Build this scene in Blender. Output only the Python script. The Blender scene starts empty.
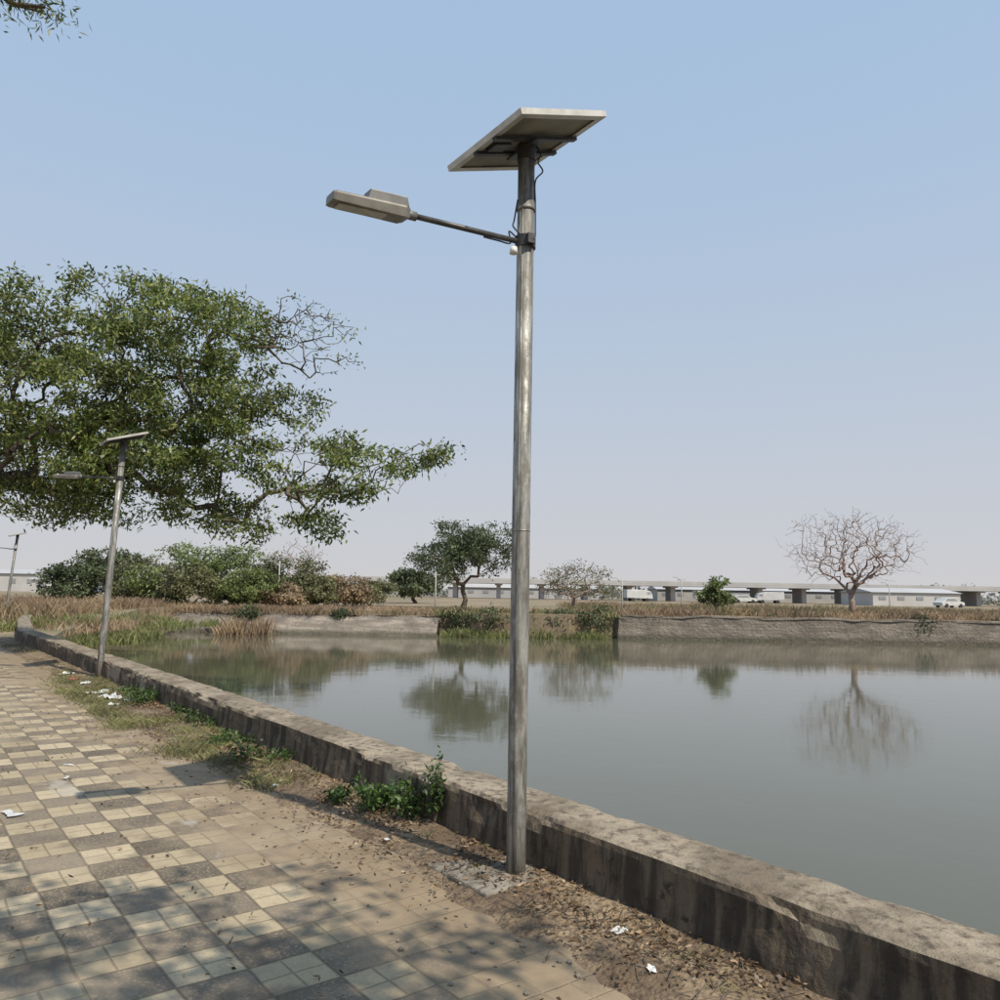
import bpy, bmesh, math, random
import numpy as np
from mathutils import Vector, Matrix, noise
random.seed(7); rng=np.random.default_rng(7)
S=bpy.context.scene
S.view_settings.view_transform='Standard'
try: S.view_settings.look='None'
except Exception: pass
S.view_settings.exposure=0; S.view_settings.gamma=1
COL=S.collection
# ---------------------------------------------------------------- camera
TH=math.atan(92/800); RO=math.radians(0.94)
r0=Vector((1,0,0)); u0=Vector((0,-math.sin(TH),math.cos(TH))); F=Vector((0,math.cos(TH),math.sin(TH)))
Rt=r0*math.cos(RO)+u0*math.sin(RO); Up=-r0*math.sin(RO)+u0*math.cos(RO)
cam=bpy.data.cameras.new('camera'); co=bpy.data.objects.new('camera',cam); COL.objects.link(co)
M=Matrix((Rt,Up,-F)).transposed().to_4x4(); M.translation=Vector((0,0,1.6)); co.matrix_world=M
cam.sensor_width=36; cam.lens=28.8; cam.clip_start=0.05; cam.clip_end=8000; S.camera=co
# ---------------------------------------------------------------- light
SUN=Vector((0.72,-0.70,0)).normalized(); EL=math.radians(50)
sd=Vector((SUN.x*math.cos(EL),SUN.y*math.cos(EL),math.sin(EL)))
L=bpy.data.lights.new('sun','SUN'); L.energy=4.7; L.angle=math.radians(0.5); L.color=(1,0.92,0.78)
lo=bpy.data.objects.new('sun',L); COL.objects.link(lo); lo.rotation_euler=sd.to_track_quat('Z','Y').to_euler(); lo.location=(0,0,30)
# ---------------------------------------------------------------- node helpers
def nd(nt,t,inp=None,out=0,**pr):
    n=nt.nodes.new(t)
    for k,v in pr.items(): setattr(n,k,v)
    if inp:
        for k,v in inp.items():
            s=n.inputs[k]
            if isinstance(v,bpy.types.NodeSocket): nt.links.new(v,s)
            else: s.default_value=v
    return n.outputs[out]
def C(c): return (c[0],c[1],c[2],1.0)
def mixc(nt,f,a,b,blend='MIX'):
    n=nt.nodes.new('ShaderNodeMix'); n.data_type='RGBA'; n.blend_type=blend
    for i,v in ((0,f),(6,a),(7,b)):
        if isinstance(v,bpy.types.NodeSocket): nt.links.new(v,n.inputs[i])
        else: n.inputs[i].default_value=v if i==0 else C(v)
    return n.outputs[2]
def ma(nt,op,a,b=0.0,c=0.0):
    return nd(nt,'ShaderNodeMath',{0:a,1:b,2:c},operation=op)
def noi(nt,vec,sc,det=4,ro=0.55,out=0): return nd(nt,'ShaderNodeTexNoise',{'Vector':vec,'Scale':sc,'Detail':det,'Roughness':ro},out=out)
def sm(nt,v,a,b): return nd(nt,'ShaderNodeMapRange',{0:v,1:a,2:b,3:0.0,4:1.0},interpolation_type='SMOOTHSTEP')
def scv(nt,vec,s): return nd(nt,'ShaderNodeMapping',{'Vector':vec,'Scale':s})
def newmat(name):
    m=bpy.data.materials.new(name); m.use_nodes=True; nt=m.node_tree
    b=nt.nodes['Principled BSDF']; tc=nt.nodes.new('ShaderNodeTexCoord')
    return m,nt,b,tc.outputs['Object']
def bump(nt,b,h,st=0.5,dist=0.01):
    o=nd(nt,'ShaderNodeBump',{'Strength':st,'Distance':dist,'Height':h}); nt.links.new(o,b.inputs['Normal'])
def simple(name,c1,c2,sc=5,rough=0.8,metal=0,bs=0.2,bd=0.005,det=4):
    m,nt,b,v=newmat(name); f=noi(nt,v,sc,det)
    nt.links.new(mixc(nt,sm(nt,f,0.32,0.68),c1,c2),b.inputs['Base Color'])
    b.inputs['Roughness'].default_value=rough; b.inputs['Metallic'].default_value=metal
    if bs: bump(nt,b,noi(nt,v,sc*4,3),bs,bd)
    return m
def leafmat(name,cols,transl=0.35,clump=0.6,lo_=.6,hi_=1.3):
    m=bpy.data.materials.new(name); m.use_nodes=True; nt=m.node_tree; nt.nodes.clear()
    out=nt.nodes.new('ShaderNodeOutputMaterial')
    g=nt.nodes.new('ShaderNodeNewGeometry'); tc=nt.nodes.new('ShaderNodeTexCoord')
    r=nt.nodes.new('ShaderNodeValToRGB'); nt.links.new(g.outputs['Random Per Island'],r.inputs[0])
    el=r.color_ramp.elements
    for i,c in enumerate(cols):
        p=i/(len(cols)-1)
        if i==0: e=el[0]; e.position=0
        elif i==len(cols)-1: e=el[-1]; e.position=1
        else: e=el.new(p)
        e.color=C(c)
    k=sm(nt,noi(nt,tc.outputs['Object'],clump,2),0.3,0.7)
    k2=nd(nt,'ShaderNodeMapRange',{0:k,1:0.0,2:1.0,3:lo_,4:hi_})
    vm=nt.nodes.new('ShaderNodeVectorMath'); vm.operation='SCALE'
    nt.links.new(r.outputs[0],vm.inputs[0]); nt.links.new(k2,vm.inputs['Scale'])
    c=vm.outputs[0]
    d=nt.nodes.new('ShaderNodeBsdfPrincipled'); nt.links.new(c,d.inputs['Base Color']); d.inputs['Roughness'].default_value=0.5
    t=nt.nodes.new('ShaderNodeBsdfTranslucent'); nt.links.new(c,t.inputs[0])
    mx=nt.nodes.new('ShaderNodeMixShader'); mx.inputs[0].default_value=transl
    nt.links.new(d.outputs[0],mx.inputs[1]); nt.links.new(t.outputs[0],mx.inputs[2]); nt.links.new(mx.outputs[0],out.inputs[0])
    return m
# ---------------------------------------------------------------- world
W=bpy.data.worlds.new('World'); S.world=W; W.use_nodes=True; nt=W.node_tree
bg=nt.nodes['Background']; bg.inputs['Strength'].default_value=0.1
sky=nt.nodes.new('ShaderNodeTexSky'); sky.sky_type='NISHITA'; sky.sun_disc=False
sky.sun_elevation=EL; sky.sun_rotation=math.atan2(SUN.x,SUN.y); sky.air_density=1.0; sky.dust_density=3.0; sky.ozone_density=1.2; sky.altitude=100
tc=nt.nodes.new('ShaderNodeTexCoord'); sep=nt.nodes.new('ShaderNodeSeparateXYZ'); nt.links.new(tc.outputs['Generated'],sep.inputs[0])
z=ma(nt,'MAXIMUM',sep.outputs[2],0.0)
hz=ma(nt,'POWER',ma(nt,'SUBTRACT',1.0,z),2.5)
hz=ma(nt,'MULTIPLY',hz,0.98)
skc=mixc(nt,0.78,sky.outputs[0],(4.2,6.1,8.6))
nt.links.new(mixc(nt,hz,skc,(6.25,6.12,6.2)),bg.inputs[0])
# ---------------------------------------------------------------- mesh helpers
def obj(name,verts,faces,mat=None,parent=None,smooth=False):
    me=bpy.data.meshes.new(name); me.from_pydata([tuple(v) for v in verts],[],faces)
    if mat: me.materials.append(mat)
    if smooth: me.polygons.foreach_set('use_smooth',[True]*len(me.polygons))
    me.update(); o=bpy.data.objects.new(name,me); COL.objects.link(o)
    if parent: o.parent=parent
    return o
def empty(name,loc=(0,0,0),rz=0):
    e=bpy.data.objects.new(name,None); COL.objects.link(e); e.location=loc; e.rotation_euler=(0,0,rz); e.empty_display_size=.3; return e
class MB:
    def __init__(s): s.v=[]; s.f=[]
    def box(s,c,d,R=None,taper=1.0):
        b=len(s.v); R=R or Matrix.Identity(3)
        for z in (-.5,.5):
            k=1 if z<0 else taper
            for x,y in ((-.5,-.5),(.5,-.5),(.5,.5),(-.5,.5)):
                s.v.append(Vector(c)+R@Vector((x*d[0]*k,y*d[1]*k,z*d[2])))
        s.f+=[tuple(b+i for i in q) for q in ((3,2,1,0),(4,5,6,7),(0,1,5,4),(1,2,6,5),(2,3,7,6),(3,0,4,7))]
    def tube(s,pts,rad,n=8,cap=True):
        pts=[Vector(p) for p in pts]; b=len(s.v); prev=None
        for i,p in enumerate(pts):
            t=(pts[min(i+1,len(pts)-1)]-pts[max(i-1,0)]).normalized()
            if prev is None: a=t.orthogonal().normalized()
            else:
                a=prev-t*prev.dot(t); a=a.normalized() if a.length>1e-5 else t.orthogonal().normalized()
            prev=a; c=t.cross(a); r=rad[i] if hasattr(rad,'__len__') else rad
            for k in range(n):
                w=2*math.pi*k/n; s.v.append(p+(a*math.cos(w)+c*math.sin(w))*r)
        for i in range(len(pts)-1):
            for k in range(n):
                s.f.append((b+i*n+k,b+i*n+(k+1)%n,b+(i+1)*n+(k+1)%n,b+(i+1)*n+k))
        if cap:
            s.f.append(tuple(b+k for k in range(n))[::-1]); s.f.append(tuple(b+(len(pts)-1)*n+k for k in range(n)))
    def make(s,name,mat,parent=None,smooth=False,bevel=0):
        o=obj(name,s.v,s.f,mat,parent)
        if smooth:
            o.data.polygons.foreach_set('use_smooth',[len(p.vertices)<=4 for p in o.data.polygons])
        if bevel:
            m=o.modifiers.new('b','BEVEL'); m.width=bevel; m.segments=2; m.limit_method='ANGLE'
        return o
def leaves(cent,spread,n,ln,wd,droop=0.4,upflat=0.0):
    cent=np.asarray(cent,float); k=len(cent); 
    P=np.repeat(cent,n,axis=0)+rng.normal(size=(k*n,3))*np.asarray(spread)
    d=rng.normal(size=(k*n,3)); d[:,2]=d[:,2]*(1-upflat)-droop; d/=np.linalg.norm(d,axis=1)[:,None]
    r=rng.normal(size=(k*n,3)); s=np.cross(d,r); s/=np.linalg.norm(s,axis=1)[:,None]
    l=ln*rng.uniform(.6,1.3,(k*n,1)); w=wd*rng.uniform(.7,1.2,(k*n,1))
    nrm=np.cross(d,s)
    return np.stack([P,P+d*l*.45+s*w*.5+nrm*l*.06,P+d*l,P+d*l*.45-s*w*.5+nrm*l*.06],axis=1).reshape(-1,3)
def leafobj(name,Vs,mat,parent=None):
    V=np.concatenate(Vs) if isinstance(Vs,list) else Vs
    n=len(V)//4; me=bpy.data.meshes.new(name)
    me.vertices.add(len(V)); me.vertices.foreach_set('co',V.astype(np.float32).ravel())
    me.loops.add(n*4); me.loops.foreach_set('vertex_index',np.arange(n*4,dtype=np.int32))
    me.polygons.add(n); me.polygons.foreach_set('loop_start',np.arange(0,n*4,4,dtype=np.int32))
    me.polygons.foreach_set('loop_total',np.full(n,4,dtype=np.int32))
    me.update(calc_edges=True); me.validate(); me.materials.append(mat)
    o=bpy.data.objects.new(name,me); COL.objects.link(o)
    if parent: o.parent=parent
    return o
bark=simple('bark',(.075,.058,.043),(.16,.125,.095),9,.9,0,.6,.02)
bark_pink=simple('bark_pale',(.21,.14,.115),(.32,.235,.20),6,.9,0,.3,.01)
def build_tree(name,loc,trunk,attract,fine,matb,matl,tip=.012,pw=2.3,jit=.12,clus=None,sides=5,maxr=1.0,minr=0.0,fsteps=3):
    par=empty(name,loc)
    N=[Vector(p) for p in trunk]; P=[-1]+list(range(len(trunk)-1))
    top=N[-1]; first=max(0,len(N)-2)
    def attach(p,steps,sag):
        p=Vector(p); A=np.array([tuple(q) for q in N[first:]]); d=np.linalg.norm(A-np.array(tuple(p)),axis=1)
        dt=np.linalg.norm(A-np.array(tuple(top)),axis=1); own=(p-top).length
        d=d+np.where(dt>own*1.0,5,0)+dt*.12
        i=int(np.argmin(d))+first; q=N[i]; dist=(p-q).length; last=i
        k=max(1,min(steps,int(dist/.35)+1))
        for j in range(1,k+1):
            t=j/k; v=q.lerp(p,t)
            if j<k: v+=Vector((random.gauss(0,1),random.gauss(0,1),random.gauss(0,1)))*jit*min(dist,1.5)*.6+Vector((0,0,sag*dist*math.sin(math.pi*t)))
            N.append(v); P.append(last); last=len(N)-1
    for p in sorted(attract,key=lambda a:(Vector(a)-top).length): attach(p,7,.10)
    fs=sorted([tuple(f) for f in fine],key=lambda a:(Vector(a)-top).length)
    for p in fs: attach(p,fsteps,.06)
    R=[0.0]*len(N)
    for i in range(len(N)-1,-1,-1):
        if R[i]==0: R[i]=tip**pw
        if P[i]>=0: R[P[i]]+=R[i]*1.02
    R=[max(minr,min(maxr,r**(1/pw))) for r in R]
    mb=MB()
    tr=len(trunk)
    mb.tube(N[:tr],[R[i]*(1.5 if i==0 else 1.0) for i in range(tr)],9)
    for i in range(tr,len(N)):
        ra=min(R[P[i]],R[i]*1.5); mb.tube([N[P[i]],N[i]],[ra,R[i]],sides if R[i]>.03 else 3,cap=False)
    mb.make('trunk_and_limbs',matb,par,smooth=True)
    if clus: leafobj('foliage',[leaves(c['c'],c['s'],c['n'],c['l'],c['w'],c.get('d',.4)) for c in clus],matl,par)
    return par
def ell(c,r,n,shell=.5):
    u=rng.normal(size=(n,3)); u/=np.linalg.norm(u,axis=1)[:,None]
    k=rng.uniform(shell**3,1,(n,1))**(1/3)
    return np.array(c)+u*k*np.array(r)
# ---------------------------------------------------------------- geometry frame of embankment
w=Vector((-.6076,.7942,0)); nv=Vector((-.7942,-.6076,0)); P0=Vector((3.88,0,0))
def SQ(s,q,z=0): return P0+w*s+nv*q+Vector((0,0,z))
BEND=28.3
WP=[SQ(BEND,0),Vector((-17.4,29.3,0)),Vector((-22,37.5,0)),Vector((-27.3,46,0)),Vector((-37,60,0))]
def wallpt(s,q):
    if s<=BEND: return SQ(s,q)
    t=s-BEND; prevd=w
    for a,b in zip(WP,WP[1:]):
        l=(b-a).length; d=(b-a).normalized()
        if t<=l or b is WP[-1]:
            k=min(1,t/3); dd=prevd.lerp(d,k).normalized()
            return a+d*t+Vector((-dd.y,dd.x,0))*q
        t-=l; prevd=d
# ---------------------------------------------------------------- ground
pond=[(28,-31),(-4.0,10.98),(-12.4,22),(-15.5,29),(-17.5,36),(-19.5,44),(-19,48),(-10,47.6),(-3,47.3),(-1,46),(4,45.5),(6.8,47),(32,46.2),(62,44),(64,-31)]
cx,cy=14,20
def gz(x,y):
    t=max(0,min(1,(y-33)/13)); return .40*t*t*(3-2*t)
gv=[];gf=[];scales=[1.0,1.02,1.06,1.15,1.3,1.6,2.2,4,10,40,150]
pp=[]
for i in range(len(pond)):
    a=Vector(pond[i]);b=Vector(pond[(i+1)%len(pond)]); k=max(1,int((b-a).length/2.5))
    for j in range(k): pp.append(a.lerp(b,j/k))
n=len(pp)
for p in pp: gv.append((p.x,p.y,-1.6))
for sc in scales:
    for p in pp:
        x=cx+(p.x-cx)*sc; y=cy+(p.y-cy)*sc; gv.append((x,y,gz(x,y)))
for r in range(len(scales)):
    for i in range(n):
        j=(i+1)%n; gf.append((r*n+i,r*n+j,(r+1)*n+j,(r+1)*n+i))
m,nt,b,v=newmat('earth')
f=noi(nt,v,.35,5); f2=noi(nt,v,4,5,.65); g=noi(nt,v,.11,3)
c=mixc(nt,sm(nt,f,.35,.65),(.22,.155,.10),(.31,.24,.165)); c=mixc(nt,sm(nt,g,.46,.6),c,(.17,.15,.08))
c=mixc(nt,ma(nt,'MULTIPLY',sm(nt,f2,.4,.7),.5),c,(.13,.10,.065))
nt.links.new(c,b.inputs['Base Color']); b.inputs['Roughness'].default_value=.95; bump(nt,b,f2,.6,.05)
obj('ground',gv,gf,m)
# ---------------------------------------------------------------- water
m,nt,b,v=newmat('pond_water')
g=noi(nt,v,.08,3); nt.links.new(mixc(nt,g,(.078,.077,.050),(.108,.102,.068)),b.inputs['Base Color'])
b.inputs['IOR'].default_value=1.40; b.inputs['Roughness'].default_value=.06
rip=ma(nt,'ADD',noi(nt,v,1.3,2),ma(nt,'MULTIPLY',noi(nt,v,6,2),.25))
bump(nt,b,rip,.10,.028)
wv=[(cx+(p.x-cx)*1.005,cy+(p.y-cy)*1.005,-.95) for p in pp]
obj('pond_water',wv,[tuple(range(len(wv)))],m)
# ---------------------------------------------------------------- pavement (tiles)
m,nt,b,v=newmat('checkered_paving')
T=.29
sp=nt.nodes.new('ShaderNodeSeparateXYZ'); nt.links.new(v,sp.inputs[0])
sx=ma(nt,'DIVIDE',sp.outputs[0],T); sy=ma(nt,'DIVIDE',sp.outputs[1],T)
wob=ma(nt,'MULTIPLY',ma(nt,'SUBTRACT',noi(nt,v,2.0,2),.5),.12)
sx=ma(nt,'ADD',sx,wob); sy=ma(nt,'ADD',sy,wob)
fx=ma(nt,'FLOOR',sx); fy=ma(nt,'FLOOR',sy)
chk=ma(nt,'FLOORED_MODULO',ma(nt,'ADD',fx,fy),2.0)
rnd=nd(nt,'ShaderNodeTexWhiteNoise',{'Vector':nd(nt,'ShaderNodeCombineXYZ',{0:fx,1:fy,2:3.0})},noise_dimensions='3D')
def edge(a,k):
    fr=ma(nt,'FRACT',ma(nt,'MULTIPLY',a,k)); return ma(nt,'MINIMUM',fr,ma(nt,'SUBTRACT',1.0,fr))
d1=ma(nt,'MINIMUM',edge(sx,1),edge(sy,1)); d2=ma(nt,'MINIMUM',edge(sx,2),edge(sy,2))
g1=ma(nt,'SUBTRACT',1.0,sm(nt,d1,.008,.03)); g2=ma(nt,'SUBTRACT',1.0,sm(nt,d2,.015,.05))
fine=noi(nt,v,55,3,.7); mid=noi(nt,v,5,5,.6); big=noi(nt,v,.7,5,.6)
lt=mixc(nt,rnd,(.32,.255,.16),(.47,.385,.26)); dk=mixc(nt,rnd,(.095,.074,.052),(.20,.162,.118))
dk=mixc(nt,sm(nt,fine,.5,.68),dk,(.29,.24,.175))
lt=mixc(nt,ma(nt,'MULTIPLY',sm(nt,fine,.5,.7),.45),lt,(.20,.158,.10))
c=mixc(nt,chk,lt,dk)
c=mixc(nt,ma(nt,'MULTIPLY',sm(nt,mid,.42,.75),.6),c,(.26,.205,.138))
gro=ma(nt,'MAXIMUM',g1,ma(nt,'MULTIPLY',g2,ma(nt,'SUBTRACT',.8,ma(nt,'MULTIPLY',chk,.8))))
c=mixc(nt,ma(nt,'MULTIPLY',gro,.65),c,(.10,.076,.048))
dirt=mixc(nt,mid,(.14,.098,.058),(.34,.255,.162))
em=ma(nt,'SUBTRACT',ma(nt,'MULTIPLY',big,1.25),ma(nt,'MULTIPLY',ma(nt,'SUBTRACT',sp.outputs[1],.62),.62))
em=ma(nt,'ADD',em,ma(nt,'MULTIPLY',ma(nt,'SUBTRACT',mid,.5),.8))
c=mixc(nt,ma(nt,'MULTIPLY',sm(nt,em,.08,.50),.93),c,dirt)
c=mixc(nt,ma(nt,'MULTIPLY',sm(nt,big,.50,.66),.5),c,(.34,.275,.19))
blot=noi(nt,v,2.6,5,.62); c=mixc(nt,ma(nt,'MULTIPLY',sm(nt,blot,.53,.70),.65),c,(.11,.084,.058))
spots=nd(nt,'ShaderNodeTexVoronoi',{'Vector':v,'Scale':7.0,'Randomness':1.0}); c=mixc(nt,ma(nt,'MULTIPLY',sm(nt,ma(nt,'ADD',spots,ma(nt,'MULTIPLY',fine,.15)),.15,.10),.5),c,(.08,.062,.045))
cem=sm(nt,noi(nt,scv(nt,v,(.8,1.6,1)),1.1,4,.6),.64,.70)
c=mixc(nt,ma(nt,'MULTIPLY',cem,.65),c,(.40,.36,.30))
nt.links.new(c,b.inputs['Base Color']); b.inputs['Roughness'].default_value=.85
h=ma(nt,'ADD',ma(nt,'MULTIPLY',gro,-1.0),ma(nt,'ADD',ma(nt,'MULTIPLY',fine,.35),ma(nt,'MULTIPLY',mid,1.0))); bump(nt,b,h,.7,.007)
FR=Matrix((w,nv,Vector((0,0,1)))).transposed().to_4x4(); FR.translation=P0
pv=[];pf=[];ss=np.arange(-14,34.01,.3);qs=np.arange(.42,5.3,.3)
for s in ss:
    for q in qs: pv.append((s,q,.02+.008*noise.noise(Vector((s*.9,q*1.1,0)))))
nq=len(qs)
for i in range(len(ss)-1):
    for j in range(nq-1): a=i*nq+j; pf.append((a,a+nq,a+nq+1,a+1))
pav=obj('tiled_pavement',pv,pf,m,smooth=True); pav.matrix_world=FR
# ---------------------------------------------------------------- dirt strip
m,nt,b,v=newmat('litter_soil')
f=noi(nt,v,1.6,5,.6); f2=noi(nt,v,22,5,.7); vo=nd(nt,'ShaderNodeTexVoronoi',{'Vector':v,'Scale':45.0})
c=mixc(nt,sm(nt,f,.35,.65),(.13,.088,.052),(.31,.23,.145)); c=mixc(nt,sm(nt,f2,.42,.66),c,(.075,.050,.032))
c=mixc(nt,ma(nt,'MULTIPLY',sm(nt,vo,.25,.05),.5),c,(.38,.29,.19))
nt.links.new(c,b.inputs['Base Color']); b.inputs['Roughness'].default_value=.95; bump(nt,b,ma(nt,'ADD',f2,vo),.8,.012)
sv=[];sf=[];ss=np.arange(-6,30,.07);nq=17
for s in ss:
    e=.66+.16*noise.noise(Vector((s*.8,3,0)))+.12*noise.noise(Vector((s*3,7,0)))+.05*noise.noise(Vector((s*9,1,0)))
    if 8<s<17: e+=.14*math.sin((s-8)/9*math.pi)
    for j in range(nq):
        q=-.05+(e+.05)*j/(nq-1); k=j/(nq-1)
        z_=.036+.03*(1-k)+.02*noise.noise(Vector((s*2.2,q*3,1)))+.010*noise.noise(Vector((s*9,q*9,4)))
        if k>.7: z_=z_*(1-(k-.7)/.3)+.008*((k-.7)/.3)
        sv.append((s,q,z_))
for i in range(len(ss)-1):
    for j in range(nq-1): a=i*nq+j; sf.append((a,a+nq,a+nq+1,a+1))
st=obj('dirt_verge',sv,sf,m,smooth=True); st.matrix_world=FR
# ---------------------------------------------------------------- parapet wall
m,nt,b,v=newmat('weathered_concrete')
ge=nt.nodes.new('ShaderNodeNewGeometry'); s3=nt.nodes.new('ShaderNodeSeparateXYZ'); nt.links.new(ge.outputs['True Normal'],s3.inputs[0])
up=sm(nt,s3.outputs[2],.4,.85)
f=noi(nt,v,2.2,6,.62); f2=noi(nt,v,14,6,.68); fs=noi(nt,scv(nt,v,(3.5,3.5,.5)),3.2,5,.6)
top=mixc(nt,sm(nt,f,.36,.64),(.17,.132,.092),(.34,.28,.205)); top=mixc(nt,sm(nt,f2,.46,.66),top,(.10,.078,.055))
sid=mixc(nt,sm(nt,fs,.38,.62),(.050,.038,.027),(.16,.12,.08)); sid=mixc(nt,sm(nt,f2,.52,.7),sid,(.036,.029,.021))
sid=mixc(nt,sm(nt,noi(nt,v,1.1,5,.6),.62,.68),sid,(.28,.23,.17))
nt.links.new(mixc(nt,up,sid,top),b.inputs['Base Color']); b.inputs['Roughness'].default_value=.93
bump(nt,b,ma(nt,'ADD',f2,ma(nt,'MULTIPLY',noi(nt,v,60,3,.7),.5)),.9,.018)
prof=[(.035,-.1),(.03,.03),(.022,.10),(.016,.17),(.01,.24),(.004,.295),(-.004,.325),(-.03,.34),(-.10,.343),(-.18,.341),(-.26,.343),(-.34,.342),(-.385,.335),(-.405,.315),(-.41,.2),(-.42,-.2),(-.43,-1.5)]
wv_=[];wf=[];ss=np.concatenate([np.arange(-32,0,.5),np.arange(0,16,.05),np.arange(16,70,.25)])
for s in ss:
    for j,(q,z_) in enumerate(prof):
        nn=noise.noise(Vector((s*1.3,j*.4,0)))*.014+noise.noise(Vector((s*7,j*.9,5)))*.008
        edge_=1.0 if j in (5,6,7,12,13) else .45
        chip=max(0,noise.noise(Vector((s*2.7,j*.25,9)))-.15)*.08*edge_
        cc=wallpt(s,q+nn-(chip if j<9 else -chip)); 
        wv_.append((cc.x,cc.y,z_+nn*.8-chip*.7))
npf=len(prof)
for i in range(len(ss)-1):
    for j in range(npf-1): a=i*npf+j; wf.append((a,a+1,a+npf+1,a+npf))
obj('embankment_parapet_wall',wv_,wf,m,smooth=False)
# ---------------------------------------------------------------- far bank retaining walls
def bankmat(name,brick,k_=1.0):
    m,nt,b,v=newmat(name)
    s3=nt.nodes.new('ShaderNodeSeparateXYZ'); nt.links.new(v,s3.inputs[0])
    f=noi(nt,v,.9,5,.6); fz=noi(nt,scv(nt,v,(.35,.35,2.5)),1.5,5,.6)
    c=mixc(nt,sm(nt,fz,.35,.65),(.17*k_,.14*k_,.115*k_),(.32*k_,.27*k_,.22*k_))
    if brick:
        br=nd(nt,'ShaderNodeTexBrick',{'Vector':nd(nt,'ShaderNodeCombineXYZ',{0:s3.outputs[0],1:s3.outputs[2],2:0.0}),'Color1':(.26,.23,.195,1),'Color2':(.18,.155,.13,1),'Mortar':(.12,.10,.08,1),'Scale':1.0,'Mortar Size':.02,'Brick Width':.5,'Row Height':.17})
        c=mixc(nt,.45,c,br)
    c=mixc(nt,ma(nt,'MULTIPLY',sm(nt,f,.42,.62),.65),c,(.13,.11,.09))
    wet=sm(nt,ma(nt,'ADD',s3.outputs[2],ma(nt,'MULTIPLY',f,.25)),-.5,-.7)
    c=mixc(nt,ma(nt,'MULTIPLY',wet,.7),c,(.08,.075,.05))
    nt.links.new(c,b.inputs['Base Color']); b.inputs['Roughness'].default_value=.9; bump(nt,b,noi(nt,v,5,5,.7),1.0,.15)
    return m
def bank(name,pts,ztop,thick,lean,mt,step=.4,rg=.08,lip=.05):
    V=[];Fc=[];rows=[( -lean,-1.5),(-lean*.8,-.8),(-lean*.6,-.5),(-lean*.3,-.15),(0,ztop-.12),(-lip,ztop-.10),(-lip+.02,ztop),(thick,ztop),(thick,ztop-.6)]
    P=[]
    for a,b_ in zip(pts,pts[1:]):
        a=Vector(a);b_=Vector(b_);k=max(1,int((b_-a).length/step)); P+=[a.lerp(b_,j/k) for j in range(k)]
    P.append(Vector(pts[-1]))
    for i,p in enumerate(P):
        d=(P[min(i+1,len(P)-1)]-P[max(i-1,0)]).normalized(); nn=Vector((-d.y,d.x))
        for j,(q,z_) in enumerate(rows):
            k=noise.noise(Vector((p.x*.9,j*1.3,0)))*rg
            V.append((p.x+nn.x*(q+k),p.y+nn.y*(q+k),z_+k*.5+((noise.noise(Vector((p.x*.35,1,2)))+.6*noise.noise(Vector((p.x*1.4,4,2))))*.07 if j>2 else 0)))
    r=len(rows)
    for i in range(len(P)-1):
        for j in range(r-1): a=i*r+j; Fc.append((a,a+r,a+r+1,a+1))
    obj(name,V,Fc,mt)
bank('stone_retaining_wall',[(6.6,47.6),(7.0,46.6),(32,45.8),(61.5,43.6)],.40,.45,.2,bankmat('stone_bank',True),.4,.06)
bank('stone_retaining_wall',[(-19.2,47.6),(-10,47.2),(-3.4,46.9)],.16,.6,1.6,bankmat('earth_bank',False,1.12),.3,.16,-.12)
# ---------------------------------------------------------------- street lamps
galv,nt,b,v=newmat('galvanised_steel')
f=noi(nt,scv(nt,v,(9,9,1.0)),2.5,7,.7); f2=noi(nt,v,30,4); f3=noi(nt,scv(nt,v,(1,1,.6)),9,6,.7)
c=mixc(nt,sm(nt,f,.36,.64),(.11,.106,.096),(.36,.35,.325)); c=mixc(nt,ma(nt,'MULTIPLY',sm(nt,f3,.46,.60),.65),c,(.13,.117,.096))
nt.links.new(c,b.inputs['Base Color'])
b.inputs['Metallic'].default_value=.3
nt.links.new(nd(nt,'ShaderNodeMapRange',{0:f3,1:.35,2:.65,3:.36,4:.70}),b.inputs['Roughness']); bump(nt,b,ma(nt,'ADD',f2,ma(nt,'ADD',f,f3)),.4,.004)
black=simple('black_painted_steel',(.02,.02,.022),(.045,.043,.04),12,.5)
alu=simple('aluminium_frame',(.42,.40,.36),(.56,.54,.50),8,.45,.3,0)
headm=simple('lamp_housing_grey',(.13,.12,.105),(.22,.205,.18),7,.5,.3,0)
headd=simple('lamp_driver_box_grey',(.11,.11,.11),(.17,.165,.16),7,.5,.3,0)
lensm=simple('led_lens',(.26,.235,.185),(.38,.35,.29),20,.25,0,0)
white=simple('white_plastic',(.62,.61,.58),(.75,.74,.72),10,.5,0,0)
armp=simple('arm_paint',(.05,.05,.05),(.11,.105,.10),10,.45,.4,0)
conc=simple('rough_concrete',(.15,.128,.10),(.27,.235,.19),6,.95,0,.7,.02)
backm,nt,b,v=newmat('panel_back_sheet')
f=noi(nt,v,3.5,5); nt.links.new(mixc(nt,sm(nt,f,.35,.65),(.15,.135,.105),(.25,.225,.185)),b.inputs['Base Color']); b.inputs['Roughness'].default_value=.6
cell,nt,b,v=newmat('photovoltaic_cells')
br=nd(nt,'ShaderNodeTexBrick',{'Vector':v,'Color1':(.012,.018,.05,1),'Color2':(.016,.022,.06,1),'Mortar':(.35,.36,.38,1),'Scale':1.0,'Mortar Size':.003,'Brick Width':.12,'Row Height':.12},offset=0.0)
nt.links.new(br,b.inputs['Base Color']); b.inputs['Roughness'].default_value=.12
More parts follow.
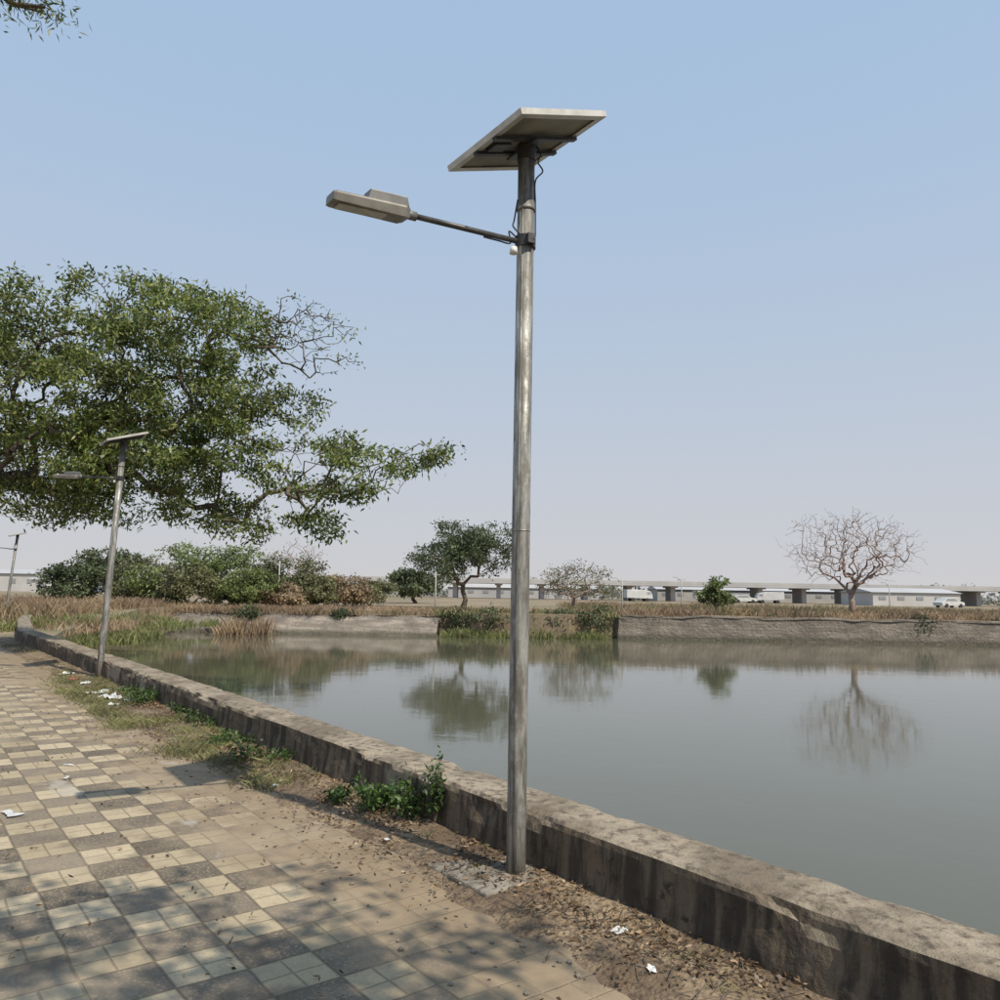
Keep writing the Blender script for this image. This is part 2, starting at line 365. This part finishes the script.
def lamp(loc,H=4.29,arm=(-.9,-.436),lean=(0,0),zarm=3.70,ps=1.0,rot=0):
    e=empty('solar_street_lamp',loc,rot); e.rotation_euler=(lean[0],lean[1],rot)
    mb=MB(); mb.tube([(0,0,-.1),(0,0,.5),(0,0,1.8),(0,0,H-.02)],[.055,.054,.053,.051],24); 
    mb.make('pole',galv,e,smooth=True)
    mb=MB(); mb.tube([(0,0,zarm+.20),(0,0,zarm+.225)],[.056,.056],24); mb.tube([(0,0,1.95),(0,0,1.96)],[.0538,.0538],24)
    mb.tube([(-.020,-.0515,.0),(-.020,-.0500,1.9),(-.019,-.0480,H-.1)],.0035,6); mb.make('pole_collar_and_seam',galv,e,smooth=True)
    a=Vector((arm[0],arm[1],0)).normalized(); side=Vector((-a.y,a.x,0)); R=Matrix((a,side,Vector((0,0,1)))).transposed()
    mb=MB(); mb.tube([(0,0,zarm-.035),(0,0,zarm+.035)],[.063,.063],24); mb.box(Vector((0,0,zarm))+side*.072,(.05,.03,.06),R); mb.box(Vector((0,0,zarm))-side*.072,(.05,.03,.06),R)
    mb.tube([Vector((0,0,zarm))+side*.09-a*.015,Vector((0,0,zarm))-side*.09-a*.015],[.008,.008],8)
    mb.make('arm_clamp',black,e)
    mb=MB(); mb.tube([a*.05+Vector((0,0,zarm)),a*.42+Vector((0,0,zarm+.004)),a*.76+Vector((0,0,zarm+.008))],[.0165]*3,14); mb.make('arm',armp,e,smooth=True)
    hx0,hx1=.755,1.195; cz=zarm+.004
    Rr=R@Matrix.Rotation(math.radians(-12),3,'X')
    def hp(x,y,z_): return a*x+Rr@Vector((0,y,z_))+Vector((0,0,cz))
    V=[]
    for x,hw,t0,t1 in ((hx0,.066,-.030,.026),(hx0+.03,.090,-.038,.032),(hx1-.02,.090,-.032,.026),(hx1,.086,-.028,.020)):
        for y,z_ in ((-hw,t0),(hw,t0),(hw,t1*.6),(hw*.86,t1),(-hw*.86,t1),(-hw,t1*.6)): V.append(hp(x,y,z_))
    Fc=[]
    for i in range(3):
        for k in range(6): Fc.append((i*6+k,i*6+(k+1)%6,(i+1)*6+(k+1)%6,(i+1)*6+k))
    Fc+= [tuple(range(6))[::-1],tuple(range(18,24))]
    o=obj('lamp_housing',V,Fc,headm,e); bm=o.modifiers.new('b','BEVEL'); bm.width=.004; bm.segments=2
    mb=MB(); mb.box(hp(.885,0,.052),(.24,.15,.056),Rr,.88); o=mb.make('driver_box',headd,e,bevel=.005)
    mb=MB(); mb.box(hp(1.02,0,-.037),(.27,.135,.006),Rr); mb.make('led_window',lensm,e,bevel=.002)
    mb=MB(); mb.tube([hp(1.165,0,.012),hp(1.165,0,.035)],[.014,.010],12); mb.make('motion_sensor',white,e,smooth=True)
    mb=MB(); mb.tube([a*.70+Vector((0,0,zarm+.006)),a*.785+Vector((0,0,zarm+.008))],[.026,.026],14); mb.make('arm_socket',headd,e,smooth=True)
    E=Vector((.52,.367,.225)).normalized(); G=Vector((.457,-.645,0)).normalized(); G=(G-E*G.dot(E)).normalized(); Nn=E.cross(G); 
    if Nn.z<0: Nn=-Nn
    PR=Matrix((E,G,Nn)).transposed()
    if PR.determinant()<0: PR=Matrix((E,-G,Nn)).transposed()
    pc=Vector((-.01,.0,H+.06)); le,lg=.67*ps,.77*ps
    mb=MB(); mb.box(pc,(le-.01,lg-.01,.012),PR); mb.make('panel_back',backm,e)
    mb=MB(); 
    for sg in (-1,1):
        mb.box(pc+PR@Vector((sg*(le/2-.0125),0,0)),(.025,lg,.035),PR); mb.box(pc+PR@Vector((0,sg*(lg/2-.0125),0)),(le-.052,.025,.035),PR)
        mb.box(pc+PR@Vector((sg*(le/2-.037),0,-.0155)),(.024,lg-.054,.004),PR); mb.box(pc+PR@Vector((0,sg*(lg/2-.037),-.0155)),(le-.10,.024,.004),PR)
    mb.make('panel_frame',alu,e)
    mb=MB(); mb.box(pc+PR@Vector((0,0,.009)),(le-.055,lg-.055,.004),PR); o=mb.make('panel_cells',cell,e)
    mb=MB(); mb.box(pc+PR@Vector((.0,.10,-.028)),(le-.02,.035,.02),PR); mb.box(pc+PR@Vector((.0,-.10,-.028)),(le-.02,.035,.02),PR)
    mb.box(pc+PR@Vector((0,0,-.045)),(.10,.30,.012),PR); mb.tube([(0,0,H-.07),(0,0,H+.03)],[.058,.058],20); mb.box(pc+Vector((0,0,-.055)),(.05,.10,.06),PR)
    mb.make('panel_bracket',black,e)
    mb=MB(); mb.box(pc+PR@Vector((-.20,.02,-.020)),(.12,.10,.024),PR); mb.make('junction_box',black,e)
    def cable(pts):
        P=[Vector(p) for p in pts]; out=[]
        for i in range(len(P)-1):
            p0=P[max(i-1,0)];p1=P[i];p2=P[i+1];p3=P[min(i+2,len(P)-1)]
            for j in range(6):
                t=j/6; out.append(.5*((2*p1)+(p2-p0)*t+(2*p0-5*p1+4*p2-p3)*t*t+(3*p1-p0-3*p2+p3)*t**3))
        out.append(P[-1]); return out
    mb=MB(); zz=H
    mb.tube(cable([(.06,0,zz+.03),(.085,-.02,zz-.03),(.07,-.03,zz-.09),(.10,0,zz-.13),(.055,-.01,zz-.20),(.058,0,zz-.35),(.06,-.01,zarm+.04)]),.005,6)
    mb.tube(cable([(-.03,-.05,zarm+.03),(-.075,-.03,zarm+.09),(-.07,0,zarm+.14),(-.06,-.02,zarm+.20),(-.05,-.03,zarm+.26)]),.005,6)
    mb.tube(cable([(-.055,-.03,zarm+.02),(-.10,-.05,zarm+.05),(-.09,-.04,zarm-.02),(-.16,-.07,zarm-.02),(-.25,-.115,zarm-.018)]),.005,6)
    mb.make('cables',black,e,smooth=True)
    mb=MB(); mb.tube([(-.07,-.04,zarm-.045),(-.07,-.04,zarm-.085)],[.02,.026],12); mb.make('photo_sensor',white,e,smooth=True)
    return e
pl=SQ(5.957,.163); lamp((pl.x-.01,pl.y,0),lean=(0,math.radians(.1)))
p2=SQ(17.52,.19); lamp((p2.x+.18,p2.y,0),H=4.10,zarm=3.46,lean=(0,math.radians(2.0)),arm=(-.95,.1))
lamp((-21.1,34.6,0),H=3.7,zarm=3.1,lean=(0,math.radians(4)))
o=MB(); o.box((5.98,.27,.03),(.36,.46,.07)); o.box((6.28,.34,.02),(.26,.30,.06))
ft=o.make('concrete_footing',conc,bevel=.012); ft.matrix_world=FR
# ---------------------------------------------------------------- big tree
mango=leafmat('mango_leaves',[(.05,.085,.018),(.10,.14,.032),(.17,.20,.05),(.27,.285,.10)],.32,.75,.55,1.45)
lob=[(3.1,7.5,1.9,1.05,1.1),(5.1,7.9,1.7,1.0,1.1),(6.9,7.45,1.5,.9,1.05),(3.5,5.9,2.1,1.2,1.3),(6.0,6.0,1.9,1.2,1.15),(7.7,6.2,1.2,.85,.9),(2.6,4.4,2.0,1.0,1.4),
(5.1,4.3,1.8,.75,1.3),(7.2,4.9,1.2,.7,.9),(8.7,6.0,.8,.6,.3),(6.4,3.6,1.2,.45,.8),(9.5,5.0,.9,.4,.6),(10.9,4.45,1.1,.32,.6),(10.1,3.85,.8,.3,.65),(9.3,3.1,.6,.35,.6),(7.6,3.2,.8,.4,.7),(3.6,3.5,1.6,.55,1.0),(4.6,5.1,1.6,.8,1.1),
(.2,7.4,2.0,1.2,1),(-1.6,5.8,2.2,1.4,1),(-.4,4.2,1.6,.8,.7),(-3.2,4.6,1.8,1.0,.8),(12.0,4.75,.6,.18,.35),(8.6,4.2,.9,.4,.55)]
att=[];fine_=[]
for (x,z_,rx,rz,dn) in lob:
    yo=random.uniform(-.8,.8); ry=min(2.0,rx*1.15+.2)
    att.append((x,yo,z_-rz*.3)); nn=int((rx*rz*9+4)*3.1*dn)
    for k_ in range(max(1,int(rx*1.5))): att.append((x+random.uniform(-.7,.7)*rx,yo+random.uniform(-.7,.7)*ry,z_+random.uniform(-.6,.4)*rz))
    fine_.append(ell((x,yo,z_),(rx,ry,rz),nn,.5))
P=np.concatenate(fine_); sub=P[rng.permutation(len(P))]
cl=[dict(c=sub,s=(.17,.17,.10),n=68,l=.15,w=.052,d=.55)]
bare=ell((9.2,0,7.3),(1.2,1.2,.8),90,.1); bare2=ell((8.2,0,7.9),(1.6,1.0,.5),70,.1); bare3=ell((10,0,4.4),(2.0,1.0,.9),70,.1)
cl.append(dict(c=np.concatenate([bare,bare2])[::2],s=(.12,.12,.1),n=5,l=.12,w=.04,d=.5))
build_tree('mango_tree',(-13.6,18.2,0),[(0,0,-.2),(.05,0,.8),(.25,.05,1.7),(.6,0,2.6)],att,np.concatenate([sub,bare,bare2,bare3]),bark,mango,tip=.0082,pw=2.2,clus=cl,jit=.16,maxr=.38)
# ---------------------------------------------------------------- trees at the viewer's side (dappled shade, overhanging twig)
P=[ell((1.5,.35,5.6),(2.3,1.15,.45),54,.0),ell((3.4,-1.6,5.9),(1.6,1.3,.7),50,.2),ell((.2,-2.6,6.1),(1.8,1.4,.7),50,.2),ell((2.2,-3.5,6.7),(2,1.6,.8),50,.3)]
P=np.concatenate(P); base=np.array((1.6,-4.2,0))
build_tree('shade_tree',(1.6,-4.2,0),[(0,0,-.2),(0,.1,1.5),(.1,.3,3.2)],[(0,4,5.2),(1.6,2.6,5.4),(-1.4,1.6,5.6),(.6,.7,6.2)],P-base,bark,mango,clus=[dict(c=P-base,s=(.15,.15,.10),n=50,l=.15,w=.06,d=.4)],maxr=.25)
P=np.array([(-3.05,4.55,5.15),(-2.85,4.55,5.13),(-3.3,4.6,5.2),(-3.5,4.5,5.3),(-2.98,4.7,5.22),(-3.2,4.3,5.12),(-3.15,4.5,5.2),(-3.35,4.45,5.15)])
P2=ell((-5.6,3.4,5.9),(1.3,1.0,.6),60,.3); base=np.array((-6.4,2.2,0)); PP=np.concatenate([P,P2])-base
build_tree('roadside_tree',(-6.4,2.2,0),[(0,0,-.2),(.1,0,1.6),(.2,.2,3.4)],[(.7,1.2,5.6),(3.0,2.3,5.25)],PP,bark,mango,clus=[dict(c=P-base,s=(.09,.09,.028),n=80,l=.06,w=.012,d=.1),dict(c=P2-base,s=(.2,.2,.15),n=26,l=.14,w=.045,d=.4)],maxr=.2)
# ---------------------------------------------------------------- far trees
dark=leafmat('dark_foliage',[(.05,.07,.03),(.085,.11,.048),(.13,.155,.075)],.25,.5)
oliv=leafmat('olive_foliage',[(.11,.12,.055),(.17,.175,.08),(.23,.225,.115)],.3,.5)
brig=leafmat('bright_foliage',[(.11,.15,.045),(.17,.215,.07),(.24,.275,.10)],.35,.8)
dry=leafmat('dry_foliage',[(.22,.16,.10),(.32,.235,.145),(.38,.30,.19)],.3,.8)
def ctree(name,loc,h,wd,hb,mb_,ml,lobes=6,cpl=26,n=22,l=.3,wdt=.13,tip=.03,seed=1,dn=1.0,maxr=.3,flat=1.0):
    random.seed(seed); A=[];Fp=[]
    for i in range(lobes):
        a=i/lobes*2*math.pi+random.uniform(-.4,.4); rr=wd*.5*random.uniform(.35,.72)
        c_=(math.cos(a)*rr,math.sin(a)*rr*.8,hb+(h-hb)*random.uniform(.2,.75)); A.append(c_)
        Fp.append(ell(c_,(wd*random.uniform(.15,.25),wd*.2,(h-hb)*random.uniform(.15,.26)),int(cpl*dn),.3))
    c_=(random.uniform(-.12,.12)*wd,0,hb+(h-hb)*.78); A.append(c_); Fp.append(ell(c_,(wd*.24,wd*.24,(h-hb)*.2),int(cpl*dn),.3))
    Fp=np.concatenate(Fp)
    return build_tree(name,loc,[(0,0,-.2),(.03*wd,0,hb*.5),(0,0,hb*.95)],A,Fp,mb_,ml,tip=tip,clus=[dict(c=Fp,s=(wd*.03,wd*.03,wd*.02),n=n,l=l,w=wdt,d=.3)],maxr=maxr)
ctree('leafy_tree',(-2.5,56,.4),6.4,7.2,1.3,bark,dark,11,36,30,.22,.10,.014,seed=3,maxr=.2)
ctree('leafy_tree',(-8.0,76,.4),3.3,6.4,.3,bark,dark,9,26,22,.33,.16,.02,seed=5,maxr=.2)
ctree('sparse_tree',(5.0,54,.4),3.5,5.8,.5,bark_pink,oliv,9,34,6,.18,.07,.012,seed=8,maxr=.12)
ctree('young_tree',(13.9,51.5,.4),2.5,2.7,.5,bark,brig,7,18,20,.2,.09,.012,seed=9,maxr=.08)
ctree('leafy_tree',(-31,64,.4),4.2,5.5,.8,bark,dark,6,26,20,.35,.15,.02,seed=11)
for i,(x,y,h,wd,mt) in enumerate([(-24,54,3.4,6,oliv),(-21,52.5,4.1,6.2,brig),(-17.6,53.5,4.3,6.5,brig),(-14.8,54,3.8,6,oliv),(-19.5,51,2.8,5,oliv),(-16,51,2.5,5,brig),(-12.5,53,2.3,4.5,oliv),(-27,51,2.8,5,dark),(-11,58,2.3,5,dry),(-10,62,2.0,5,oliv),(-13.6,51,1.6,3.5,dry)]):
    ctree('shrub_tree',(x,y,.35),h,wd,.15,bark,mt,9,26,20,.24,.11,.010,seed=20+i,maxr=.08)
ctree('bare_shrub_tree',(-14.3,56,.35),4.9,5.4,.8,bark_pink,dry,8,40,1,.15,.06,.012,seed=31,maxr=.1)
random.seed(12)
A=[(-3.2,.3,4.2),(-1.6,0,5.2),(0,0,5.8),(1.7,.2,5.2),(3.2,0,4.3),(-2.6,.5,3.2),(2.5,-.6,3.3),(.8,-.5,4.6),(-.8,.8,4.4),(-2.2,-1,4.8),(2.2,1,4.6)]
Fp=np.concatenate([ell((0,0,4.35),(4.4,2.2,2.35),680,.3)]); Fp=Fp[Fp[:,2]>2.3]
Fp=Fp[np.array([noise.noise(Vector((p[0]*.7,p[1]*.7,p[2]*.7)))>-.22 for p in Fp])]
Fp=np.concatenate([Fp,Fp+rng.normal(size=Fp.shape)*.3,Fp+rng.normal(size=Fp.shape)*.28])
build_tree('bare_tree',(21.9,50,.4),[(0,0,-.2),(.05,0,.8),(0,0,1.4)],A,Fp,bark_pink,dry,tip=.0085,pw=2.25,jit=.13,clus=[dict(c=Fp[::6],s=(.1,.1,.1),n=1,l=.12,w=.05)],maxr=.22,fsteps=2)
P=[]
for i in range(520):
    x=random.uniform(-230,260); y=random.uniform(165,240); h=3.4+3.4*noise.noise(Vector((x*.035,0,0)))
    if h<1.4: continue
    P.append(ell((x,y,h*.45),(3.5,2.5,h*.5),14,.3))
hz=leafmat('hazy_foliage',[(.23,.24,.22),(.27,.28,.255),(.31,.32,.29)],.1,.1,.9,1.1)  # distance haze put into the pale grey-green leaf colours
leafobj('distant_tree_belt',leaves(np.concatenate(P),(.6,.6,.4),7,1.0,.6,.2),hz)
# ---------------------------------------------------------------- grass
def blades(cent,h,spread,n,wd,lean=.22,bf=1.3):
    cent=np.asarray(cent,float); k=len(cent); B=np.repeat(cent,n,axis=0); B[:,:2]+=rng.normal(size=(k*n,2))*spread
    hh=np.repeat(rng.uniform(.45,1.25,(k,1)),n,axis=0)
    d=rng.normal(size=(k*n,3))*lean; d[:,2]=1; a=rng.uniform(0,math.pi,k*n); s=np.stack([np.cos(a),np.sin(a),0*a],1)*wd/2
    H=h*hh*rng.uniform(.5,1.15,(k*n,1)); bend=d.copy(); bend[:,2]=.9; bend[:,:2]*=bf
    return np.stack([B-s,B+s,B+d*H*.55+s*.6,B+bend*H],1).reshape(-1,3)
tan=leafmat('dry_grass',[(.22,.145,.09),(.31,.215,.135),(.39,.30,.19)],.3,.35,.65,1.25)
mixg=leafmat('mixed_scrub',[(.14,.13,.06),(.23,.17,.095),(.30,.22,.135),(.19,.17,.08)],.3,.35,.6,1.25)
grn=leafmat('green_grass',[(.10,.13,.035),(.17,.19,.065),(.27,.26,.11)],.3,.4)
def scat(n,x0,x1,y0,y1,z): return np.stack([rng.uniform(x0,x1,n),rng.uniform(y0,y1,n),np.full(n,z)],1)
def patchy(a,fr,th,o): return np.array([p for p in a if noise.noise(Vector((p[0]*fr,p[1]*fr,o)))>th])
leafobj('dry_grass',[blades(patchy(scat(2800,7,42,46.6,60,.36),.25,-.12,1),.5,.3,18,.035),blades(scat(1300,-20,-3,47.3,52,.12),.5,.3,16,.035),blades(patchy(scat(2000,-34,-20,30,52,.15),.2,-.2,2),.75,.4,18,.035),
   blades(scat(26,-14.9,-13.0,43,45.5,-1.0),.95,.3,44,.03,.16),blades(scat(90,-18.5,-15.5,28,36,-.2),.5,.3,24,.03),blades(scat(80,-3,7,46.4,49,.3),.5,.25,16,.04)],tan)
leafobj('mixed_scrub',[blades(patchy(scat(1800,5,46,47.5,80,.38),.15,-.05,5),.55,.45,18,.05),blades(patchy(scat(900,-34,-19,32,56,.15),.2,-.1,8),.6,.4,18,.04),leaves(patchy(scat(500,-36,-20,33,56,.45),.25,0,3),(.4,.4,.22),30,.13,.05,0),leaves(patchy(scat(360,6,44,48,60,.6),.3,.1,4),(.35,.35,.16),26,.13,.06,0)],mixg)
leafobj('green_grass',[blades(scat(300,-3.5,7,46.2,51,.25),.4,.25,18,.04),blades(scat(70,-3,6,44.9,46.2,-.95),.5,.3,34,.035),blades(patchy(scat(600,5,24,49,58,.38),.3,0,7),.5,.35,16,.045),
   blades(scat(150,-17.5,-14.6,27,36,-.7),.5,.3,30,.028),blades(scat(120,-21,-16.5,26,40,.0),.4,.3,24,.03),blades(scat(60,-20,-16,40,47,-.6),.5,.3,24,.035)],grn)
leafobj('bank_bushes',[leaves(ell((x,y,.1),(rx,.8,rz),70,.2),(.18,.18,.12),16,.18,.08,.1) for x,y,rx,rz in [(-2.2,46.8,1.3,.5),(-.4,46.2,1.0,.6),(1.6,46.5,.8,.35),(3.4,46.3,1.0,.55),(4.9,46.2,.9,.4),(6.1,47,.7,.85),(24.3,46.6,.8,.45),(16,47.5,.6,.3),(19,48,.5,.3),(29,47,.6,.3),(-9,47.4,.6,.3),(-14.5,47.2,.8,.35)]],dark)
# ---------------------------------------------------------------- verge plants and litter
def toW(a): 
    a=np.asarray(a,float); out=np.empty_like(a); 
    for i,(s,q,z_) in enumerate(a): p=SQ(s,q,z_); out[i]=(p.x,p.y,p.z)
    return out
weed=leafmat('weed_leaves',[(.03,.06,.012),(.055,.105,.02),(.10,.16,.04)],.3,3)
def stems(mb,base,n,h,sp):
    tips=[]
    for i in range(n):
        a=random.uniform(0,6.28); t=base+Vector((math.cos(a)*sp*random.random(),math.sin(a)*sp*random.random(),h*random.uniform(.35,1)))
        mid=base.lerp(t,.5)+Vector((0,0,.03)); mb.tube([base,mid,t],[.004,.003,.002],4,cap=False); tips+= [tuple(t),tuple(mid),tuple(base.lerp(t,.75))]
    return tips
def plant(name,s,q,n,h,sp,lv,l,wd):
    e=empty(name,(0,0,0)); mb=MB(); t=stems(mb,SQ(s,q,.04),n,h,sp); mb.make('stems',bark,e); leafobj('leaves',leaves(t,(sp*.2,sp*.2,h*.10),lv,l,wd,.15),weed,e)
plant('leafy_weed_plant',7.55,.20,14,.20,.20,13,.045,.025)
plant('leafy_weed_plant',7.20,.12,12,.28,.16,10,.045,.022)
plant('leafy_weed_plant',7.00,.03,9,.44,.13,10,.045,.022)
plant('leafy_weed_plant',7.85,.30,7,.12,.14,11,.045,.024)
for i in range(13):
    s=random.uniform(9.2,15.5); plant('leafy_weed_plant',s,random.uniform(.02,.35),8,random.uniform(.08,.2),.24,7,.05,.022)
pts=[]
for i in range(460):
    s=random.uniform(8.6,17.5); q=random.uniform(0,.85); 
    if noise.noise(Vector((s*1.2,q*2,0)))>-.12: pts.append((s,q,.03))
for i in range(40): pts.append((random.uniform(15,27),random.uniform(.0,.5),.03))
wg=leafmat('weed_grass',[(.11,.125,.042),(.18,.185,.07),(.28,.24,.12)],.3,2)
leafobj('verge_grass',[blades(toW(pts),.09,.09,28,.0045,.55,1.2),leaves(toW(pts[:380]),(.08,.08,.02),14,.03,.016,-.1),blades(toW([(random.uniform(3,8.4),random.uniform(0,.35),.04) for _ in range(26)]),.06,.03,14,.003,.5,1.2)],wg)
lit=leafmat('fallen_leaves',[(.06,.035,.02),(.12,.075,.04),(.21,.135,.075),(.36,.26,.155)],.15,3)
pts=[]
for i in range(6200):
    s=random.uniform(.5,15); q=min(abs(random.gauss(.20,.25)),1.0); k=noise.noise(Vector((s*1.5,q*2,3)))
    if k>-.08+random.random()*.1 : pts.append((s,q,(.06 if q<.45 else .045)+.02*random.random()))
for i in range(300): pts.append((random.uniform(2,14),random.uniform(.6,3.2),.032))
leafobj('fallen_leaf_litter',[leaves(toW(pts),(.04,.04,.004),2,.036,.014,0,.7)],lit)
mb=MB()
for i in range(420):
    s=random.uniform(1,13); q=random.uniform(0,.62); a=random.uniform(0,6.28); l=random.uniform(.04,.2); p=SQ(s,q,.065)
    d=Vector((math.cos(a),math.sin(a),random.uniform(-.05,.15))); mb.tube([p,p+d*l*.5+Vector((0,0,.008)),p+d*l],[.0026,.002,.0012],4,cap=False)
mb.make('fallen_twigs',bark)
bm=bmesh.new()
for i in range(420):
    s=random.uniform(1,14); q=random.uniform(.0,1.2); r=random.uniform(.004,.016); p=SQ(s,q,.05 if q<.5 else .026)
    g=bmesh.ops.create_icosphere(bm,subdivisions=1,radius=r)
    for vv in g['verts']: vv.co=Vector((vv.co.x*random.uniform(.8,1.3),vv.co.y*random.uniform(.8,1.3),vv.co.z*.6))+p
me=bpy.data.meshes.new('pebbles'); bm.to_mesh(me); bm.free(); me.materials.append(conc); COL.objects.link(bpy.data.objects.new('pebbles',me))
pm=simple('plastic_bag_white',(.50,.50,.48),(.66,.65,.62),9,.5,0,.2); pr=simple('plastic_red',(.40,.07,.05),(.5,.16,.12),9,.5,0,.2); pb=simple('plastic_blue',(.25,.38,.5),(.5,.58,.62),9,.5,0,.2)
def scrap(s,q,sz,mt,z_=.05,hh=.3,asp=.7):
    V=[];Fc=[];n_=8; o3=random.uniform(0,50); a=random.uniform(0,3.14)
    for i in range(n_):
        for j in range(n_):
            x=(i/(n_-1)-.5)*sz; y=(j/(n_-1)-.5)*sz*asp; k=noise.noise(Vector((x/sz*3,y/sz*3,o3)))
            x+=k*sz*.25; y+=noise.noise(Vector((x/sz*4,y/sz*4,o3+9)))*sz*.25
            p=SQ(s,q,z_+.004+abs(k)*sz*hh); V.append((p.x+math.cos(a)*x-math.sin(a)*y,p.y+math.sin(a)*x+math.cos(a)*y,p.z))
    for i in range(n_-1):
        for j in range(n_-1): b_=i*n_+j; Fc.append((b_,b_+n_,b_+n_+1,b_+1))
    obj('plastic_litter',V,Fc,mt,smooth=True)
for s,q,sz,mt in [(14.6,.45,.34,pm),(14.2,.30,.25,pb),(15.2,.5,.26,pm),(15.9,.35,.2,pr),(16.6,.4,.2,pm),(13.9,.55,.16,pm),(17.3,.45,.22,pr),(18.2,.4,.22,pm),(8.6,.5,.06,pm),(5.1,.25,.08,pm),(4.75,.42,.05,pm),(6.9,.45,.05,pm)]:
    scrap(s,q,sz,mt)
for s,q,sz in [(8.95,2.25,.20),(9.9,1.75,.10),(10.4,1.65,.10)]: scrap(s,q,sz,pm,.026,.05,.35)
# ---------------------------------------------------------------- distant structures (distance haze painted into their pale, greyed colours)
pale=simple('hazed_concrete_far',(.38,.37,.365),(.44,.43,.42),.3,.9,0,0); shade=simple('hazed_grey_cladding',(.37,.37,.38),(.42,.42,.43),.2,.8,0,0); win=simple('hazed_window_glass',(.24,.25,.26),(.28,.29,.30),1,.5,0,0)
wht=simple('hazed_white_wall',(.44,.43,.415),(.50,.49,.475),.4,.8,0,0)
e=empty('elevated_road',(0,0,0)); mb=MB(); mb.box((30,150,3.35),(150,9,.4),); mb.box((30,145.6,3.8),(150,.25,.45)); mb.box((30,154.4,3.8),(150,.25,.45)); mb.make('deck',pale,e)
mb=MB()
for i in range(19): mb.box((-40+i*8,150,1.7),(.8,5,2.8))
for i in range(19): mb.box((-40+i*8,150,3.0),(1.4,7,.25))
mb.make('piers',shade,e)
def shed(name,x,y,W_,D_,H_,mt,roof):
    e=empty(name,(x,y,.35)); mb=MB(); mb.box((0,0,H_/2),(W_,D_,H_)); mb.make('walls',mt,e)
    V=[(-W_/2-.3,-D_/2-.3,H_+.01),(W_/2+.3,-D_/2-.3,H_+.01),(W_/2+.3,D_/2+.3,H_+.01),(-W_/2-.3,D_/2+.3,H_+.01),(-W_/2-.3,0,H_+.8),(W_/2+.3,0,H_+.8)]
    obj('roof',V,[(0,1,5,4),(2,3,4,5),(0,4,3),(1,2,5),(3,2,1,0)],roof,e)
    mb=MB(); k=int(W_/3)
    for i in range(k): mb.box((-W_/2+1.5+i*3,-D_/2-.03,H_*.6),(1.1,.08,H_*.25))
    mb.box((W_*.2+1.0,-D_/2-.06,H_*.22),(1.3,.08,H_*.42)); mb.make('windows_and_door',win,e)
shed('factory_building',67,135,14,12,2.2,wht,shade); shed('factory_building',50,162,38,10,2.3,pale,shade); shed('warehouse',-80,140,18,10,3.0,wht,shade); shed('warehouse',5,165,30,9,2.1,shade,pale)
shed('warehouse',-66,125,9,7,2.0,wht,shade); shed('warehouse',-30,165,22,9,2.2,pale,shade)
def car(name,x,y,rz,mt,kind='car'):
    e=empty(name,(x,y,.36),rz)
    if kind=='car':
        pr=[(-2.1,.3),(-2.15,.8),(-1.75,.95),(-1.2,1.42),(.35,1.45),(1.1,.95),(2.0,.82),(2.1,.35)]; gl=[(-1.5,.98),(-1.12,1.34),(.30,1.37),(.85,.98)]; wd=1.7
    else:
        pr=[(-2.4,.6),(-2.4,2.0),(1.1,2.0),(1.15,1.85),(1.8,1.8),(2.2,1.2),(2.3,.5)]; gl=[(1.25,1.2),(1.25,1.65),(1.75,1.65),(2.0,1.2)]; wd=1.7
    V=[];n_=len(pr)
    for yy in (-wd/2,wd/2): V+=[(a,yy,b_) for a,b_ in pr]
    Fc=[tuple(range(n_)),tuple(range(2*n_-1,n_-1,-1))]+[(i,i+n_,(i+1)%n_+n_,(i+1)%n_) for i in range(n_)]
    o=obj('body',V,Fc,mt,e); bv=o.modifiers.new('b','BEVEL'); bv.width=.06; bv.segments=2
    V=[];n_=len(gl)
    for yy in (-wd/2-.012,wd/2+.012): V+=[(a,yy,b_) for a,b_ in gl]
    obj('windows',V,[tuple(range(n_)),tuple(range(2*n_-1,n_-1,-1))]+[(i,i+n_,(i+1)%n_+n_,(i+1)%n_) for i in range(n_)],win,e)
    mb=MB(); r=.32
    for xx in (-1.3,1.3):
        for sg in (-1,1): mb.tube([(xx,sg*(wd/2-.18),r),(xx,sg*(wd/2+.02),r)],[r,r],14)
    mb.make('wheels',black,e)
cw=simple('car_paint_white',(.48,.48,.47),(.56,.56,.55),1,.5,0,0); cb=simple('car_paint_blue',(.22,.27,.36),(.26,.31,.40),1,.5,0,0)
for x,y,rz,mt,k in [(42,138,.1,cw,'car'),(47,140,3.1,cw,'truck'),(36,138,0,cw,'truck'),(24,138,.2,cw,'truck'),(66,118,.3,cw,'car'),(-60,112,.2,cw,'truck'),(-56,114,0,cb,'car')]:
    car('parked_truck' if k=='truck' else 'parked_car',x,y,rz,mt,k)
def upole(x,y,h):
    e=empty('utility_pole',(x,y,.35)); mb=MB(); mb.tube([(0,0,-.3),(0,0,h*.5),(0,0,h)],[.05,.045,.035],10); mb.make('pole',pale,e,smooth=True)
    mb=MB(); mb.box((0,0,h-.2),(.6,.05,.05)); mb.tube([(.0,0,h-.35),(-.3,-.1,h-.05),(-.5,-.12,h)],[.025,.02,.015],6); mb.box((-.55,-.13,h),(.3,.12,.05)); mb.make('crossarm_and_lamp',shade,e)
for x,y,h in [(-14.2,52,3.0),(-4.1,52.5,2.5),(8.3,54,2.3),(14.1,62,2.6),(-26,60,2.8),(34,70,2.6)]: upole(x,y,h)
